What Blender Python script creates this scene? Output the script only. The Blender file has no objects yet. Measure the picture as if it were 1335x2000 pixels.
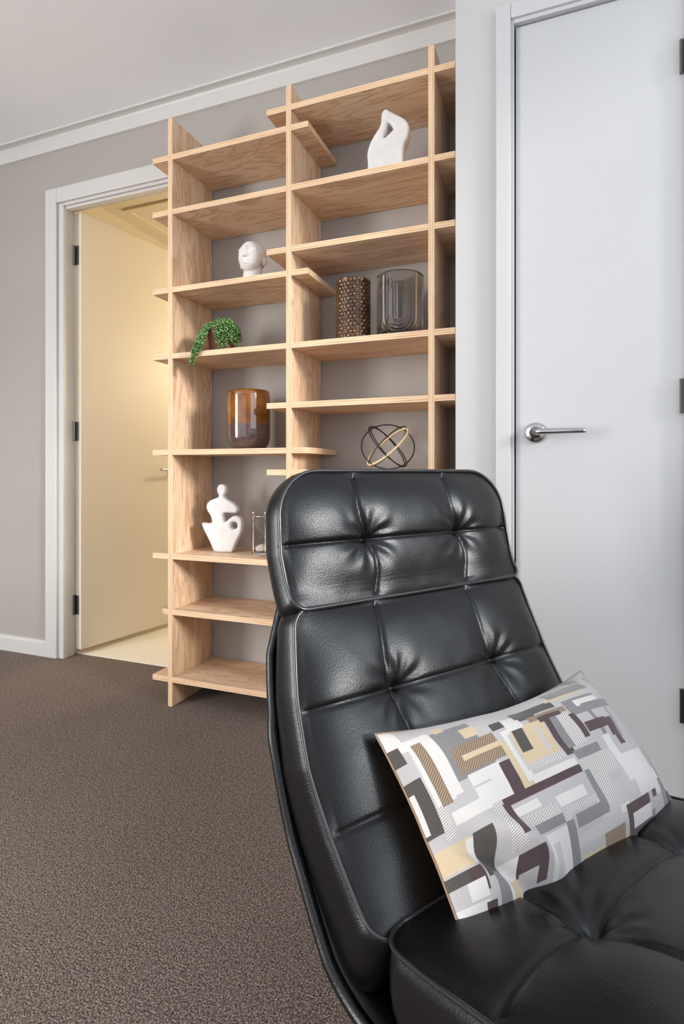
import bpy, bmesh, math, random
from mathutils import Vector, Matrix, noise
random.seed(4)
scn = bpy.context.scene
COL = scn.collection
PI = math.pi

# ------------------------------------------------------------------ camera
F_PX, TH, CAM_H, HOR, CX = 1091.0, math.radians(21.17), 0.818, 922.0, 667.5
cd = bpy.data.cameras.new('camera')
cd.sensor_width = 36.0
cd.lens = F_PX / 2000.0 * 36.0
cd.shift_y = -(1000.0 - HOR) / 2000.0
cd.clip_start = 0.02
cam = bpy.data.objects.new('camera', cd)
cam.location = (0, 0, CAM_H)
cam.rotation_euler = (PI / 2, 0, TH)
COL.objects.link(cam)
scn.camera = cam
FW = Vector((-math.sin(TH), math.cos(TH), 0))
RT = Vector((math.cos(TH), math.sin(TH), 0))
CAMP = Vector((0, 0, CAM_H))

# ------------------------------------------------------------------ light and exposure
scn.view_settings.view_transform = 'Standard'
scn.view_settings.look = 'None'
scn.view_settings.gamma = 1.0
scn.view_settings.use_curve_mapping = False
scn.view_settings.exposure = 0.25

w = bpy.data.worlds.new('sky')
scn.world = w
w.use_nodes = True
bg = w.node_tree.nodes['Background']
bg.inputs[0].default_value = (0.75, 0.86, 1.0, 1)
bg.inputs[1].default_value = 1.0

def area(name, loc, rot, sx, sy, power, col):
    l = bpy.data.lights.new(name, 'AREA')
    l.shape = 'RECTANGLE'
    l.size, l.size_y, l.energy, l.color = sx, sy, power, col
    o = bpy.data.objects.new(name, l)
    o.location, o.rotation_euler = loc, rot
    COL.objects.link(o)
    return o

sun = bpy.data.lights.new('low_sun', 'SUN')
sun.energy = 2.5
sun.angle = math.radians(11)
sun.color = (1.0, 0.95, 0.88)
so = bpy.data.objects.new('low_sun', sun)
sd = Vector((-1.0, 0.30, -0.29)).normalized()
so.rotation_euler = sd.to_track_quat('-Z', 'Y').to_euler()
so.location = (3, 0, 2.5)
COL.objects.link(so)
# daylight entering through the window in the right wall and the glazed opening behind the camera
RW = 1.30
area('daylight_right_window', (RW + 0.05, 0.10, 1.50), (0, PI / 2, 0), 1.3, 2.3, 20, (0.88, 0.94, 1.0))
area('daylight_rear_window', (-1.2, -3.03, 1.12), (PI / 2, 0, 0), 3.2, 2.0, 10, (0.99, 0.98, 1.0))
area('ceiling_fill_left', (-3.65, -2.0, 1.12), (0, -PI / 2, 0), 2.0, 1.7, 180, (1.0, 0.98, 0.95))  # added fill from the unseen left side, brightens the ceiling

# ------------------------------------------------------------------ materials
def lin(c):
    return tuple((x / 12.92 if x <= 0.04045 else ((x + 0.055) / 1.055) ** 2.4) for x in (v / 255.0 for v in c))

class NT:
    def __init__(s, name):
        s.m = bpy.data.materials.new(name)
        s.m.use_nodes = True
        s.t = s.m.node_tree
        s.b = s.t.nodes['Principled BSDF']
    def n(s, typ, **kw):
        nd = s.t.nodes.new(typ)
        for k, v in kw.items():
            if k.startswith('i_'):
                key = k[2:]
                key = int(key) if key.isdigit() else key
                nd.inputs[key].default_value = v
            else:
                setattr(nd, k, v)
        return nd
    def l(s, a, b):
        s.t.links.new(a, b)
    def set(s, **kw):
        for k, v in kw.items():
            s.b.inputs[k.replace('_', ' ')].default_value = v
        return s
    def coords(s, scale=(1, 1, 1), rot=(0, 0, 0)):
        tc = s.n('ShaderNodeTexCoord')
        mp = s.n('ShaderNodeMapping')
        mp.inputs['Scale'].default_value = scale
        mp.inputs['Rotation'].default_value = rot
        s.l(tc.outputs['Object'], mp.inputs['Vector'])
        return mp.outputs['Vector']
    def noise(s, vec, scale, detail=2.0, rough=0.5, dist=0.0):
        nd = s.n('ShaderNodeTexNoise')
        nd.inputs['Scale'].default_value = scale
        nd.inputs['Detail'].default_value = detail
        nd.inputs['Roughness'].default_value = rough
        nd.inputs['Distortion'].default_value = dist
        s.l(vec, nd.inputs['Vector'])
        return nd.outputs['Fac']
    def ramp(s, fac, stops):
        nd = s.n('ShaderNodeValToRGB')
        e = nd.color_ramp.elements
        while len(e) < len(stops):
            e.new(0.5)
        for i, (p, c) in enumerate(stops):
            e[i].position = p
            e[i].color = (*c, 1)
        s.l(fac, nd.inputs['Fac'])
        return nd.outputs['Color']
    def bump(s, h, strength=0.3, dist=0.002):
        nd = s.n('ShaderNodeBump')
        nd.inputs['Strength'].default_value = strength
        nd.inputs['Distance'].default_value = dist
        s.l(h, nd.inputs['Height'])
        s.l(nd.outputs['Normal'], s.b.inputs['Normal'])
    def base(s, sock):
        s.l(sock, s.b.inputs['Base Color'])
    def mix(s, fac, a, b):
        nd = s.n('ShaderNodeMix', data_type='RGBA')
        for sock, v in ((nd.inputs[0], fac), (nd.inputs[6], a), (nd.inputs[7], b)):
            if isinstance(v, (float, int)):
                sock.default_value = v
            elif isinstance(v, tuple):
                sock.default_value = (*v, 1)
            else:
                s.l(v, sock)
        return nd.outputs[2]
    def math(s, op, a, b=0.0):
        nd = s.n('ShaderNodeMath', operation=op)
        for i, v in enumerate((a, b)):
            if isinstance(v, (float, int)):
                nd.inputs[i].default_value = v
            else:
                s.l(v, nd.inputs[i])
        return nd.outputs[0]

def paint(name, c, rough=0.6, tex=0.06):
    m = NT(name)
    v = m.coords()
    col = lin(c)
    f = m.noise(v, 3.0, 3)
    m.base(m.ramp(f, [(0.3, tuple(x * 0.97 for x in col)), (0.7, col)]))
    m.set(Roughness=rough)
    m.bump(m.noise(v, 260.0, 2), tex, 0.001)
    return m.m

def plain(name, c, rough=0.5, metal=0.0, **kw):
    m = NT(name)
    v = m.coords()
    col = lin(c)
    m.base(m.ramp(m.noise(v, 40.0, 2), [(0.3, tuple(x * 0.93 for x in col)), (0.7, col)]))
    m.set(Roughness=rough, Metallic=metal, **kw)
    return m.m

M = {}
M['wall'] = paint('wall_paint_taupe', (165, 159, 154), 0.75)
M['closet_wall'] = paint('wall_paint_pale', (183, 182, 181), 0.7)
M['ceiling'] = paint('ceiling_paint', (244, 246, 250), 0.85)
M['trim'] = paint('trim_gloss_white', (203, 201, 198), 0.4, 0.02)
M['cup_trim'] = paint('cupboard_trim_white', (186, 186, 187), 0.42, 0.02)
M['door'] = paint('door_paint_white', (181, 182, 184), 0.45, 0.02)
M['cream_door'] = paint('door_paint_cream', (226, 216, 200), 0.45, 0.02)
M['cream'] = paint('passage_paint_cream', (228, 217, 196), 0.75)
M['tile'] = paint('passage_floor_cream', (244, 238, 224), 0.4, 0.02)
M['chrome'] = plain('brushed_chrome', (190, 190, 192), 0.14, 1.0)
M['hinge'] = plain('hinge_steel', (120, 118, 116), 0.3, 1.0)
M['silver'] = plain('polished_silver', (205, 198, 188), 0.18, 1.0)

def carpet_mat():
    m = NT('carpet_brown_loop')
    v = m.coords()
    f1 = m.noise(v, 330.0, 3, 0.75)
    f2 = m.noise(v, 2.2, 3, 0.55)
    f3 = m.noise(v, 90.0, 2, 0.6)
    c1 = m.ramp(f1, [(0.40, lin((44, 36, 32))), (0.50, lin((120, 106, 97))), (0.60, lin((218, 202, 190)))])
    c2 = m.ramp(f3, [(0.35, lin((96, 80, 70))), (0.65, lin((158, 140, 128)))])
    c = m.mix(0.28, c1, c2)
    sc = m.ramp(f2, [(0.3, (0.86, 0.86, 0.86)), (0.7, (1.0, 1.0, 1.0))])
    mu = m.n('ShaderNodeMix', data_type='RGBA', blend_type='MULTIPLY')
    mu.inputs[0].default_value = 1.0
    m.l(c, mu.inputs[6]); m.l(sc, mu.inputs[7])
    m.base(mu.outputs[2])
    m.set(Roughness=0.95, Specular_IOR_Level=0.1)
    m.bump(m.math('ADD', f1, f3), 0.9, 0.006)
    return m.m
M['carpet'] = carpet_mat()

def ply_face(name, axis):
    m = NT(name)
    sc = {'x': (1.3, 9.0, 9.0), 'z': (9.0, 9.0, 1.1)}[axis]
    v = m.coords(sc)
    f = m.noise(v, 1.6, 4, 0.55, 1.3)
    rings = m.n('ShaderNodeMath', operation='SINE')
    m.l(m.math('MULTIPLY', f, 46.0), rings.inputs[0])
    band = m.math('ADD', m.math('MULTIPLY', rings.outputs[0], 0.5), 0.5)
    fine = m.noise(m.coords(tuple(k * 14 for k in sc)), 2.0, 3, 0.6)
    base = m.ramp(f, [(0.3, lin((234, 207, 179))), (0.55, lin((224, 192, 160))), (0.75, lin((202, 162, 124)))])
    dark = m.ramp(fine, [(0.3, lin((168, 120, 80))), (0.7, lin((198, 154, 114)))])
    k = m.math('MULTIPLY', m.math('POWER', band, 3.0), 0.56)
    m.base(m.mix(k, base, dark))
    m.set(Roughness=0.5)
    m.bump(fine, 0.08, 0.001)
    return m.m

def ply_edge(name, axis):
    m = NT(name)
    tc = m.n('ShaderNodeTexCoord')
    sp = m.n('ShaderNodeSeparateXYZ')
    m.l(tc.outputs['Generated'], sp.inputs[0])
    along = (2.0, 60.0, 60.0) if axis == 'z' else (60.0, 60.0, 2.0)
    nz = m.noise(m.coords(along), 3.0, 3, 0.6)
    c = sp.outputs['Z' if axis == 'z' else 'X']
    s = m.math('SINE', m.math('MULTIPLY', c, PI * 2 * 2.5))
    b = m.math('ADD', m.math('MULTIPLY', s, 0.22), nz)
    m.base(m.ramp(b, [(0.15, lin((186, 142, 100))), (0.4, lin((216, 182, 146))), (0.8, lin((230, 200, 166)))]))
    m.set(Roughness=0.6)
    return m.m
M['ply_shelf'] = ply_face('pine_ply_shelf_face', 'x')
M['ply_panel'] = ply_face('pine_ply_panel_face', 'z')
M['edge_shelf'] = ply_edge('ply_edge_layers_shelf', 'z')
M['edge_panel'] = ply_edge('ply_edge_layers_panel', 'x')

def leather():
    m = NT('black_leather')
    v = m.coords()
    vo = m.n('ShaderNodeTexVoronoi')
    vo.inputs['Scale'].default_value = 600.0
    m.l(v, vo.inputs['Vector'])
    n2 = m.noise(v, 420.0, 3, 0.6)
    m.base(m.ramp(n2, [(0.3, lin((6, 6, 7))), (0.7, lin((12, 12, 13)))]))
    m.set(Roughness=0.31, Specular_IOR_Level=0.45, Specular_Tint=(0.93, 0.96, 1.0, 1.0))
    m.bump(m.math('ADD', vo.outputs['Distance'], n2), 0.18, 0.0010)
    return m.m
M['leather'] = leather()
M['piping'] = plain('black_leather_piping', (34, 34, 36), 0.24, Specular_IOR_Level=0.8)
M['black_metal'] = plain('black_powder_coat', (22, 21, 21), 0.4)
M['wire'] = plain('black_wire', (18, 15, 14), 0.45)

def white_stone(name, c):
    m = NT(name)
    v = m.coords()
    f = m.noise(v, 18.0, 4, 0.6, 0.8)
    col = lin(c)
    m.base(m.ramp(f, [(0.3, tuple(x * 0.9 for x in col)), (0.6, col)]))
    m.set(Roughness=0.55)
    m.bump(m.noise(v, 120.0, 3), 0.12, 0.002)
    return m.m
M['stone'] = white_stone('white_ceramic_matte', (222, 219, 216))

# ------------------------------------------------------------------ object helpers
def link(name, me, mats, parent=None, smooth=False):
    o = bpy.data.objects.new(name, me)
    COL.objects.link(o)
    for mt in (mats if isinstance(mats, (list, tuple)) else [mats]):
        me.materials.append(mt)
    if parent is not None:
        o.parent = parent
    if smooth:
        for p in me.polygons:
            p.use_smooth = True
    return o

def from_bm(name, bm, mats, parent=None, smooth=False):
    me = bpy.data.meshes.new(name)
    bmesh.ops.recalc_face_normals(bm, faces=bm.faces)
    bm.to_mesh(me)
    bm.free()
    return link(name, me, mats, parent, smooth)

def from_py(name, vs, fs, mats, parent=None, smooth=True):
    me = bpy.data.meshes.new(name)
    me.from_pydata([tuple(v) for v in vs], [], fs)
    me.update()
    return link(name, me, mats, parent, smooth)

def add_box(bm, lo, hi, bev=0.0):
    ms = Matrix.Translation([(a + b) / 2 for a, b in zip(lo, hi)]) @ Matrix.Diagonal([*(b - a for a, b in zip(lo, hi)), 1])
    r = bmesh.ops.create_cube(bm, size=1.0, matrix=ms)
    if bev:
        ed = {e for v in r['verts'] for e in v.link_edges}
        bmesh.ops.bevel(bm, geom=list(ed), offset=bev, segments=2, profile=0.6, affect='EDGES')

def box(name, lo, hi, mat, parent=None, bev=0.0):
    bm = bmesh.new()
    add_box(bm, lo, hi, bev)
    return from_bm(name, bm, mat, parent)

def lathe_data(prof, seg=48, closed=False):
    vs, fs = [], []
    for r, z in prof:
        for k in range(seg):
            a = 2 * PI * k / seg
            vs.append((r * math.cos(a), r * math.sin(a), z))
    n = len(prof)
    for i in range(n - 1 + (1 if closed else 0)):
        j = (i + 1) % n
        for k in range(seg):
            q = (k + 1) % seg
            fs.append((i * seg + k, i * seg + q, j * seg + q, j * seg + k))
    if not closed:
        if prof[0][0] > 1e-6:
            fs.append(tuple(reversed(range(seg))))
        if prof[-1][0] > 1e-6:
            fs.append(tuple((n - 1) * seg + k for k in range(seg)))
    return vs, fs

def lathe(name, prof, mat, parent=None, seg=48, closed=False, smooth=True):
    return from_py(name, *lathe_data(prof, seg, closed), mat, parent, smooth)

def tube_data(path, rad, seg=10, closed=False):
    pts = [Vector(p) for p in path]
    n = len(pts)
    vs, fs = [], []
    up = None
    for i, p in enumerate(pts):
        if closed:
            t = (pts[(i + 1) % n] - pts[i - 1]).normalized()
        else:
            t = (pts[min(i + 1, n - 1)] - pts[max(i - 1, 0)]).normalized()
        if up is None:
            up = t.orthogonal().normalized()
        up = (up - t * up.dot(t)).normalized()
        sd_ = t.cross(up)
        r = rad[i] if isinstance(rad, (list, tuple)) else rad
        for k in range(seg):
            a = 2 * PI * k / seg
            vs.append(p + up * (r * math.cos(a)) + sd_ * (r * math.sin(a)))
    for i in range(n if closed else n - 1):
        j = (i + 1) % n
        for k in range(seg):
            q = (k + 1) % seg
            fs.append((i * seg + k, i * seg + q, j * seg + q, j * seg + k))
    if not closed:
        fs.append(tuple(reversed(range(seg))))
        fs.append(tuple((n - 1) * seg + k for k in range(seg)))
    return vs, fs

def tube(name, path, rad, mat, parent=None, seg=10, closed=False):
    return from_py(name, *tube_data(path, rad, seg, closed), mat, parent, True)

def smooth_path(pts, n, closed=False):
    P = [Vector(p) for p in pts]
    m = len(P)
    out = []
    segs = m if closed else m - 1
    for i in range(segs):
        p0 = P[(i - 1) % m] if (closed or i > 0) else P[0] * 2 - P[1]
        p1, p2 = P[i], P[(i + 1) % m]
        p3 = P[(i + 2) % m] if (closed or i + 2 < m) else P[-1] * 2 - P[-2]
        for k in range(n):
            t = k / n
            out.append(0.5 * ((2 * p1) + (p2 - p0) * t + (2 * p0 - 5 * p1 + 4 * p2 - p3) * t * t + (3 * p1 - p0 - 3 * p2 + p3) * t ** 3))
    if not closed:
        out.append(P[-1].copy())
    return out

def thing(name, label, cat, loc=(0, 0, 0), rotz=0.0, group=None):
    o = bpy.data.objects.new(name, None)
    o.empty_display_size = 0.05
    o.location = loc
    o.rotation_euler = (0, 0, rotz)
    COL.objects.link(o)
    tag(o, label, cat, group)
    return o

def tag(o, label, cat, group=None):
    o['label'] = label
    o['category'] = cat
    if group:
        o['group'] = group
    return o

def struct(o, label=None):
    o['kind'] = 'structure'
    if label:
        o['label'] = label
    return o

def evaluated(name, src_me, mods, mat, parent=None):
    """apply modifiers without operators and return a plain mesh object"""
    tmp = bpy.data.objects.new('temporary', src_me)
    COL.objects.link(tmp)
    for typ, kw in mods:
        md = tmp.modifiers.new(typ, typ)
        for k, v in kw.items():
            setattr(md, k, v)
    dg = bpy.context.evaluated_depsgraph_get()
    dg.update()
    me = bpy.data.meshes.new_from_object(tmp.evaluated_get(dg))
    bpy.data.objects.remove(tmp)
    me.name = name
    me.materials.clear()
    return link(name, me, mat, parent, True)

# pixel helpers: a pixel gives a direction, the plane gives the distance
def ray(x, y):
    return FW * F_PX + RT * (x - CX) + Vector((0, 0, HOR - y))
def on_y(x, y, Y):
    d = ray(x, y)
    return CAMP + d * (Y / d.y)
def on_z(x, y, z):
    d = ray(x, y)
    return CAMP + d * ((z - CAM_H) / d.z)
def on_plane(x, y, p, n):
    d = ray(x, y)
    return CAMP + d * ((p - CAMP).dot(n) / d.dot(n))

# ------------------------------------------------------------------ room shell
WY = 1.845            # room face of the back wall
WT = 0.062
CEIL = 2.308
XL, YR = -3.7, -3.1   # left wall, rear wall
CY = 1.535            # face of the cupboard wall
CXE = -0.262          # its left corner
DO0, DO1, DOH = -2.018, -1.420, 1.984   # passage door opening

struct(box('floor', (XL, YR, -0.05), (RW + 0.3, WY + WT + 0.012, 0.0), M['carpet']), 'brown speckled carpet floor of the sitting room')
struct(box('ceiling', (XL, YR, CEIL), (RW + 0.3, WY + WT, CEIL + 0.06), M['ceiling']), 'plain off-white ceiling above the bookcase')
bm = bmesh.new()
add_box(bm, (XL, WY, 0), (DO0 - 0.014, WY + WT, CEIL))
add_box(bm, (DO0 - 0.014, WY, DOH + 0.014), (DO1 + 0.014, WY + WT, CEIL))
add_box(bm, (DO1 + 0.014, WY, 0), (CXE + 0.12, WY + WT, CEIL))
struct(from_bm('wall_back', bm, M['wall']), 'taupe grey wall behind the bookcase')
# cupboard block with its narrow door
KX0, KX1, KH = -0.108, 0.284, 1.992
bm = bmesh.new()
add_box(bm, (CXE, CY, 0), (KX0 - 0.007, CY + 0.10, CEIL))
add_box(bm, (KX0 - 0.007, CY, KH + 0.009), (KX1 + 0.007, CY + 0.10, CEIL))
add_box(bm, (KX1 + 0.007, CY, 0), (RW, CY + 0.10, CEIL))
add_box(bm, (CXE, CY + 0.10, 0), (CXE + 0.09, WY, CEIL))
add_box(bm, (CXE + 0.09, WY - 0.01, 0), (RW, WY + 0.03, CEIL))
struct(from_bm('wall_cupboard', bm, M['closet_wall']), 'pale grey cupboard wall right of the bookcase')
bm = bmesh.new()
LY0, LY1, LZ0, LZ1 = -2.85, -1.15, 0.10, 2.14  # opening added to go with the left ceiling fill
add_box(bm, (XL - 0.1, YR, 0), (XL, LY0, CEIL))
add_box(bm, (XL - 0.1, LY1, 0), (XL, WY + WT, CEIL))
add_box(bm, (XL - 0.1, LY0, 0), (XL, LY1, LZ0))
add_box(bm, (XL - 0.1, LY0, LZ1), (XL, LY1, CEIL))
struct(from_bm('wall_left', bm, M['wall']), 'taupe wall far left, out of frame, with an added glazed opening')
bm = bmesh.new()
for lo, hi in (((LY0, LZ0), (LY1, LZ0 + 0.05)), ((LY0, LZ1 - 0.05), (LY1, LZ1)), ((LY0, LZ0), (LY0 + 0.05, LZ1)), ((LY1 - 0.05, LZ0), (LY1, LZ1))):
    add_box(bm, (XL - 0.08, lo[0], lo[1]), (XL - 0.03, hi[0], hi[1]))
struct(from_bm('added_window', bm, M['trim']), 'added white glazed door frame in the left wall, unseen')
# right wall with window
WS, WH, WY0, WY1 = 0.90, 2.24, -1.05, 1.25
bm = bmesh.new()
add_box(bm, (RW, YR, 0), (RW + 0.12, WY0, CEIL))
add_box(bm, (RW, WY1, 0), (RW + 0.12, WY, CEIL))
add_box(bm, (RW, WY0, 0), (RW + 0.12, WY1, WS))
add_box(bm, (RW, WY0, WH), (RW + 0.12, WY1, CEIL))
struct(from_bm('wall_right', bm, M['closet_wall']), 'pale wall with a window, right of the camera')
bm = bmesh.new()
for lo, hi in (((WY0, WS), (WY1, WS + 0.04)), ((WY0, WH - 0.04), (WY1, WH)), ((WY0, WS), (WY0 + 0.04, WH)), ((WY1 - 0.04, WS), (WY1, WH))):
    add_box(bm, (RW + 0.07, lo[0], lo[1]), (RW + 0.11, hi[0], hi[1]))
struct(from_bm('window_1', bm, M['trim']), 'white window frame in the right wall')
bm = bmesh.new()
RX0, RX1, RZ0, RZ1 = -2.8, 0.4, 0.10, 2.14
add_box(bm, (XL, YR - 0.1, 0), (RX0, YR, CEIL))
add_box(bm, (RX1, YR - 0.1, 0), (RW + 0.12, YR, CEIL))
add_box(bm, (RX0, YR - 0.1, 0), (RX1, YR, RZ0))
add_box(bm, (RX0, YR - 0.1, RZ1), (RX1, YR, CEIL))
struct(from_bm('wall_rear', bm, M['wall']), 'taupe wall with a wide window behind the camera')
bm = bmesh.new()
for lo, hi in (((RX0, RZ0), (RX1, RZ0 + 0.05)), ((RX0, RZ1 - 0.05), (RX1, RZ1)), ((RX0, RZ0), (RX0 + 0.05, RZ1)), ((RX1 - 0.05, RZ0), (RX1, RZ1))):
    add_box(bm, (lo[0], YR - 0.08, lo[1]), (hi[0], YR - 0.03, hi[1]))
struct(from_bm('window_2', bm, M['trim']), 'white window frame behind the camera')

def sweep_x(name, prof, x0, x1, mat, parent=None):
    """profile of (y, z) points swept along x"""
    n = len(prof)
    vs = [(x, y, z) for x in (x0, x1) for y, z in prof]
    fs = [(i, (i + 1) % n, n + (i + 1) % n, n + i) for i in range(n)]
    fs += [tuple(reversed(range(n))), tuple(range(n, 2 * n))]
    bm = bmesh.new()
    bv = [bm.verts.new(v) for v in vs]
    for f in fs:
        bm.faces.new([bv[i] for i in f])
    return from_bm(name, bm, mat, parent)

cor = [(WY, 2.231), (WY - 0.012, 2.233), (WY - 0.014, 2.280), (WY - 0.008, 2.284), (WY - 0.007, 2.290), (WY - 0.012, 2.297),
       (WY - 0.022, 2.300), (WY - 0.037, 2.301), (WY - 0.038, CEIL), (WY, CEIL)]
struct(sweep_x('trim_1', cor, XL, CXE, M['trim']), 'white stepped cornice along the top of the back wall')
sk = [(WY, 0), (WY - 0.014, 0), (WY - 0.014, 0.058), (WY - 0.008, 0.068), (WY, 0.070)]
struct(sweep_x('baseboard_back', sk, XL, DO0 - 0.098, M['trim']), 'white skirting board left of the passage door')

# passage door frame: architrave, lining and stop
def frame_u(bm, x0, x1, ztop, y0, y1, wd):
    add_box(bm, (x0 - wd, y0, 0), (x0, y1, ztop + wd), 0.003)
    add_box(bm, (x1, y0, 0), (x1 + wd, y1, ztop + wd), 0.003)
    add_box(bm, (x0, y0, ztop), (x1, y1, ztop + wd), 0.003)
dframe = thing('trim_2', 'white architrave and lining round the passage doorway', 'door frame')
del dframe['category']
struct(dframe)
def part_struct(name, build, mat, parent):
    bm = bmesh.new()
    build(bm)
    return from_bm(name, bm, mat, parent)
def arch1(bm):
    add_box(bm, (DO0 - 0.096, WY - 0.018, 0), (DO0 - 0.030, WY, DOH + 0.078), 0.004)
    add_box(bm, (DO0 - 0.030, WY - 0.018, DOH + 0.012), (DO1 + 0.040, WY, DOH + 0.078), 0.004)
    add_box(bm, (DO1 + 0.012, WY - 0.018, 0), (DO1 + 0.040, WY, DOH + 0.078), 0.004)
part_struct('architrave', arch1, M['trim'], dframe)
def lining(bm):
    add_box(bm, (DO0 - 0.030, WY - 0.006, 0), (DO0 - 0.0005, WY + WT - 0.006, DOH + 0.012), 0.002)
    add_box(bm, (DO1 + 0.0005, WY - 0.006, 0), (DO1 + 0.03, WY + WT, DOH + 0.012), 0.002)
    add_box(bm, (DO0 - 0.0005, WY - 0.006, DOH), (DO1 + 0.0005, WY + WT, DOH + 0.03), 0.002)
part_struct('lining', lining, M['trim'], dframe)
def stop(bm):
    add_box(bm, (DO0, WY + 0.004, DOH - 0.012), (DO1, WY + 0.030, DOH), 0.002)
part_struct('stop_bead', stop, M['trim'], dframe)

# passage door leaf, open into the passage
HXp, HYp = DO0 + 0.004, WY + WT - 0.004
door1 = thing('door_1', 'cream passage door standing open behind the bookcase', 'door', (HXp, HYp, 0), -math.radians(8.7))
del door1['category']
struct(door1)
LW = 0.59
box('door_leaf', (0, 0.0, 0.028), (0.036, LW, 1.974), M['cream_door'], door1, 0.0015)
for hz in (0.225, 1.000, 1.786):
    bm = bmesh.new()
    add_box(bm, (0.002, -0.004, hz - 0.042), (0.022, 0.0, hz + 0.042), 0.001)
    add_box(bm, (-0.022, -0.006, hz - 0.042), (-0.003, -0.003, hz + 0.042), 0.001)
    r = bmesh.ops.create_cone(bm, cap_ends=True, segments=14, radius1=0.0055, radius2=0.0055, depth=0.088,
                              matrix=Matrix.Translation((-0.001, -0.008, hz)))
    from_bm('hinge', bm, M['hinge'], door1)
def lever(parent, org, face, along, mat):
    """lever handle: rose, neck and lever; face = outward direction, along = lever direction"""
    o = Vector(org); f = Vector(face); a = Vector(along)
    root = tube('handle', [o, o + f * 0.004, o + f * 0.008, o + f * 0.0105], [0.0265, 0.0268, 0.0255, 0.0215], mat, parent, 32)
    tube('neck', [o + f * 0.010, o + f * 0.014, o + f * 0.028, o + f * 0.045], [0.015, 0.0105, 0.0090, 0.0095], mat, root, 20)
    p = smooth_path([o + f * 0.036 - a * 0.004, o + f * 0.047 + a * 0.010, o + f * 0.050 + a * 0.035, o + f * 0.050 + a * 0.075, o + f * 0.049 + a * 0.118], 6)
    tube('lever', p, [0.0085 - 0.002 * i / (len(p) - 1) for i in range(len(p))], mat, root, 16)
    return root
lever(door1, (0.036, LW - 0.06, 0.83), (1, 0, 0), (0, -1, 0), M['chrome'])

# cupboard door
kframe = thing('trim_3', 'white architrave round the narrow cupboard door', 'door frame')
del kframe['category']
struct(kframe)
def arch2(bm):
    for x0, x1, z0, z1 in ((KX0 - 0.046, KX0 - 0.008, 0, KH + 0.050), (KX1 + 0.012, KX1 + 0.052, 0, KH + 0.050), (KX0 - 0.008, KX1 + 0.012, KH + 0.010, KH + 0.050)):
        add_box(bm, (x0, CY - 0.018, z0), (x1, CY, z1), 0.003)
part_struct('architrave', arch2, M['cup_trim'], kframe)
def lin2(bm):
    add_box(bm, (KX0 - 0.010, CY - 0.010, 0), (KX0 - 0.0005, CY + 0.05, KH + 0.012), 0.0015)
    add_box(bm, (KX1 + 0.0005, CY - 0.010, 0), (KX1 + 0.014, CY + 0.05, KH + 0.012), 0.0015)
    add_box(bm, (KX0 - 0.0005, CY - 0.010, KH), (KX1 + 0.0005, CY + 0.05, KH + 0.012), 0.0015)
part_struct('lining', lin2, M['cup_trim'], kframe)
door2 = thing('door_2', 'narrow white cupboard door with a chrome lever handle', 'door', (KX0, CY, 0))
del door2['category']
struct(door2)
KW = KX1 - KX0
box('door_leaf', (0.003, 0.004, 0.012), (KW - 0.003, 0.040, KH - 0.003), M['door'], door2, 0.0015)
lever(door2, (0.052, 0.004, 0.920), (0, -1, 0), (1, 0, 0), M['chrome'])
for hz in (0.26, 1.00, 1.81):
    bm = bmesh.new()
    bmesh.ops.create_cone(bm, cap_ends=True, segments=14, radius1=0.006, radius2=0.006, depth=0.085, matrix=Matrix.Translation((KW - 0.002, -0.012, hz)))
    add_box(bm, (KW - 0.014, -0.002, hz - 0.041), (KW - 0.004, 0.005, hz + 0.041), 0.001)
    from_bm('hinge', bm, M['hinge'], door2)

# passage beyond the door
PX0, PX1, PY1 = -2.40, -0.9, 4.0
PY0 = WY + WT
struct(box('floor_passage', (PX0 - 0.1, PY0 + 0.012, -0.05), (PX1 + 0.1, PY1 + 0.1, 0.004), M['tile']), 'cream hard floor of the passage beyond the door')
struct(box('ceiling_passage', (PX0 - 0.1, PY0, CEIL), (PX1 + 0.1, PY1 + 0.1, CEIL + 0.06), M['cream']), 'cream ceiling of the passage')
struct(box('wall_passage_left', (PX0 - 0.1, PY0, 0), (PX0, PY1, CEIL), M['cream']), 'cream passage wall behind the open door')
struct(box('wall_passage_right', (PX1, PY0, 0), (PX1 + 0.1, PY1, CEIL), M['cream']), 'cream passage wall hidden by the bookcase')
struct(box('wall_passage_end', (PX0 - 0.1, PY1, 0), (PX1 + 0.1, PY1 + 0.1, CEIL), M['cream']), 'cream end wall of the passage')
bm = bmesh.new()
hx0, hx1, hy0, hy1 = -2.30, -1.66, 2.50, 3.14
for a, b in (((hx0, hy0), (hx1, hy0 + 0.035)), ((hx0, hy1 - 0.035), (hx1, hy1)), ((hx0, hy0 + 0.035), (hx0 + 0.035, hy1 - 0.035)), ((hx1 - 0.035, hy0 + 0.035), (hx1, hy1 - 0.035))):
    add_box(bm, (*a, CEIL - 0.014), (*b, CEIL), 0.003)
add_box(bm, (hx0 + 0.035, hy0 + 0.035, CEIL - 0.005), (hx1 - 0.035, hy1 - 0.035, CEIL))
struct(from_bm('trim_4', bm, M['cream']), 'cream framed ceiling hatch in the passage')
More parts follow.
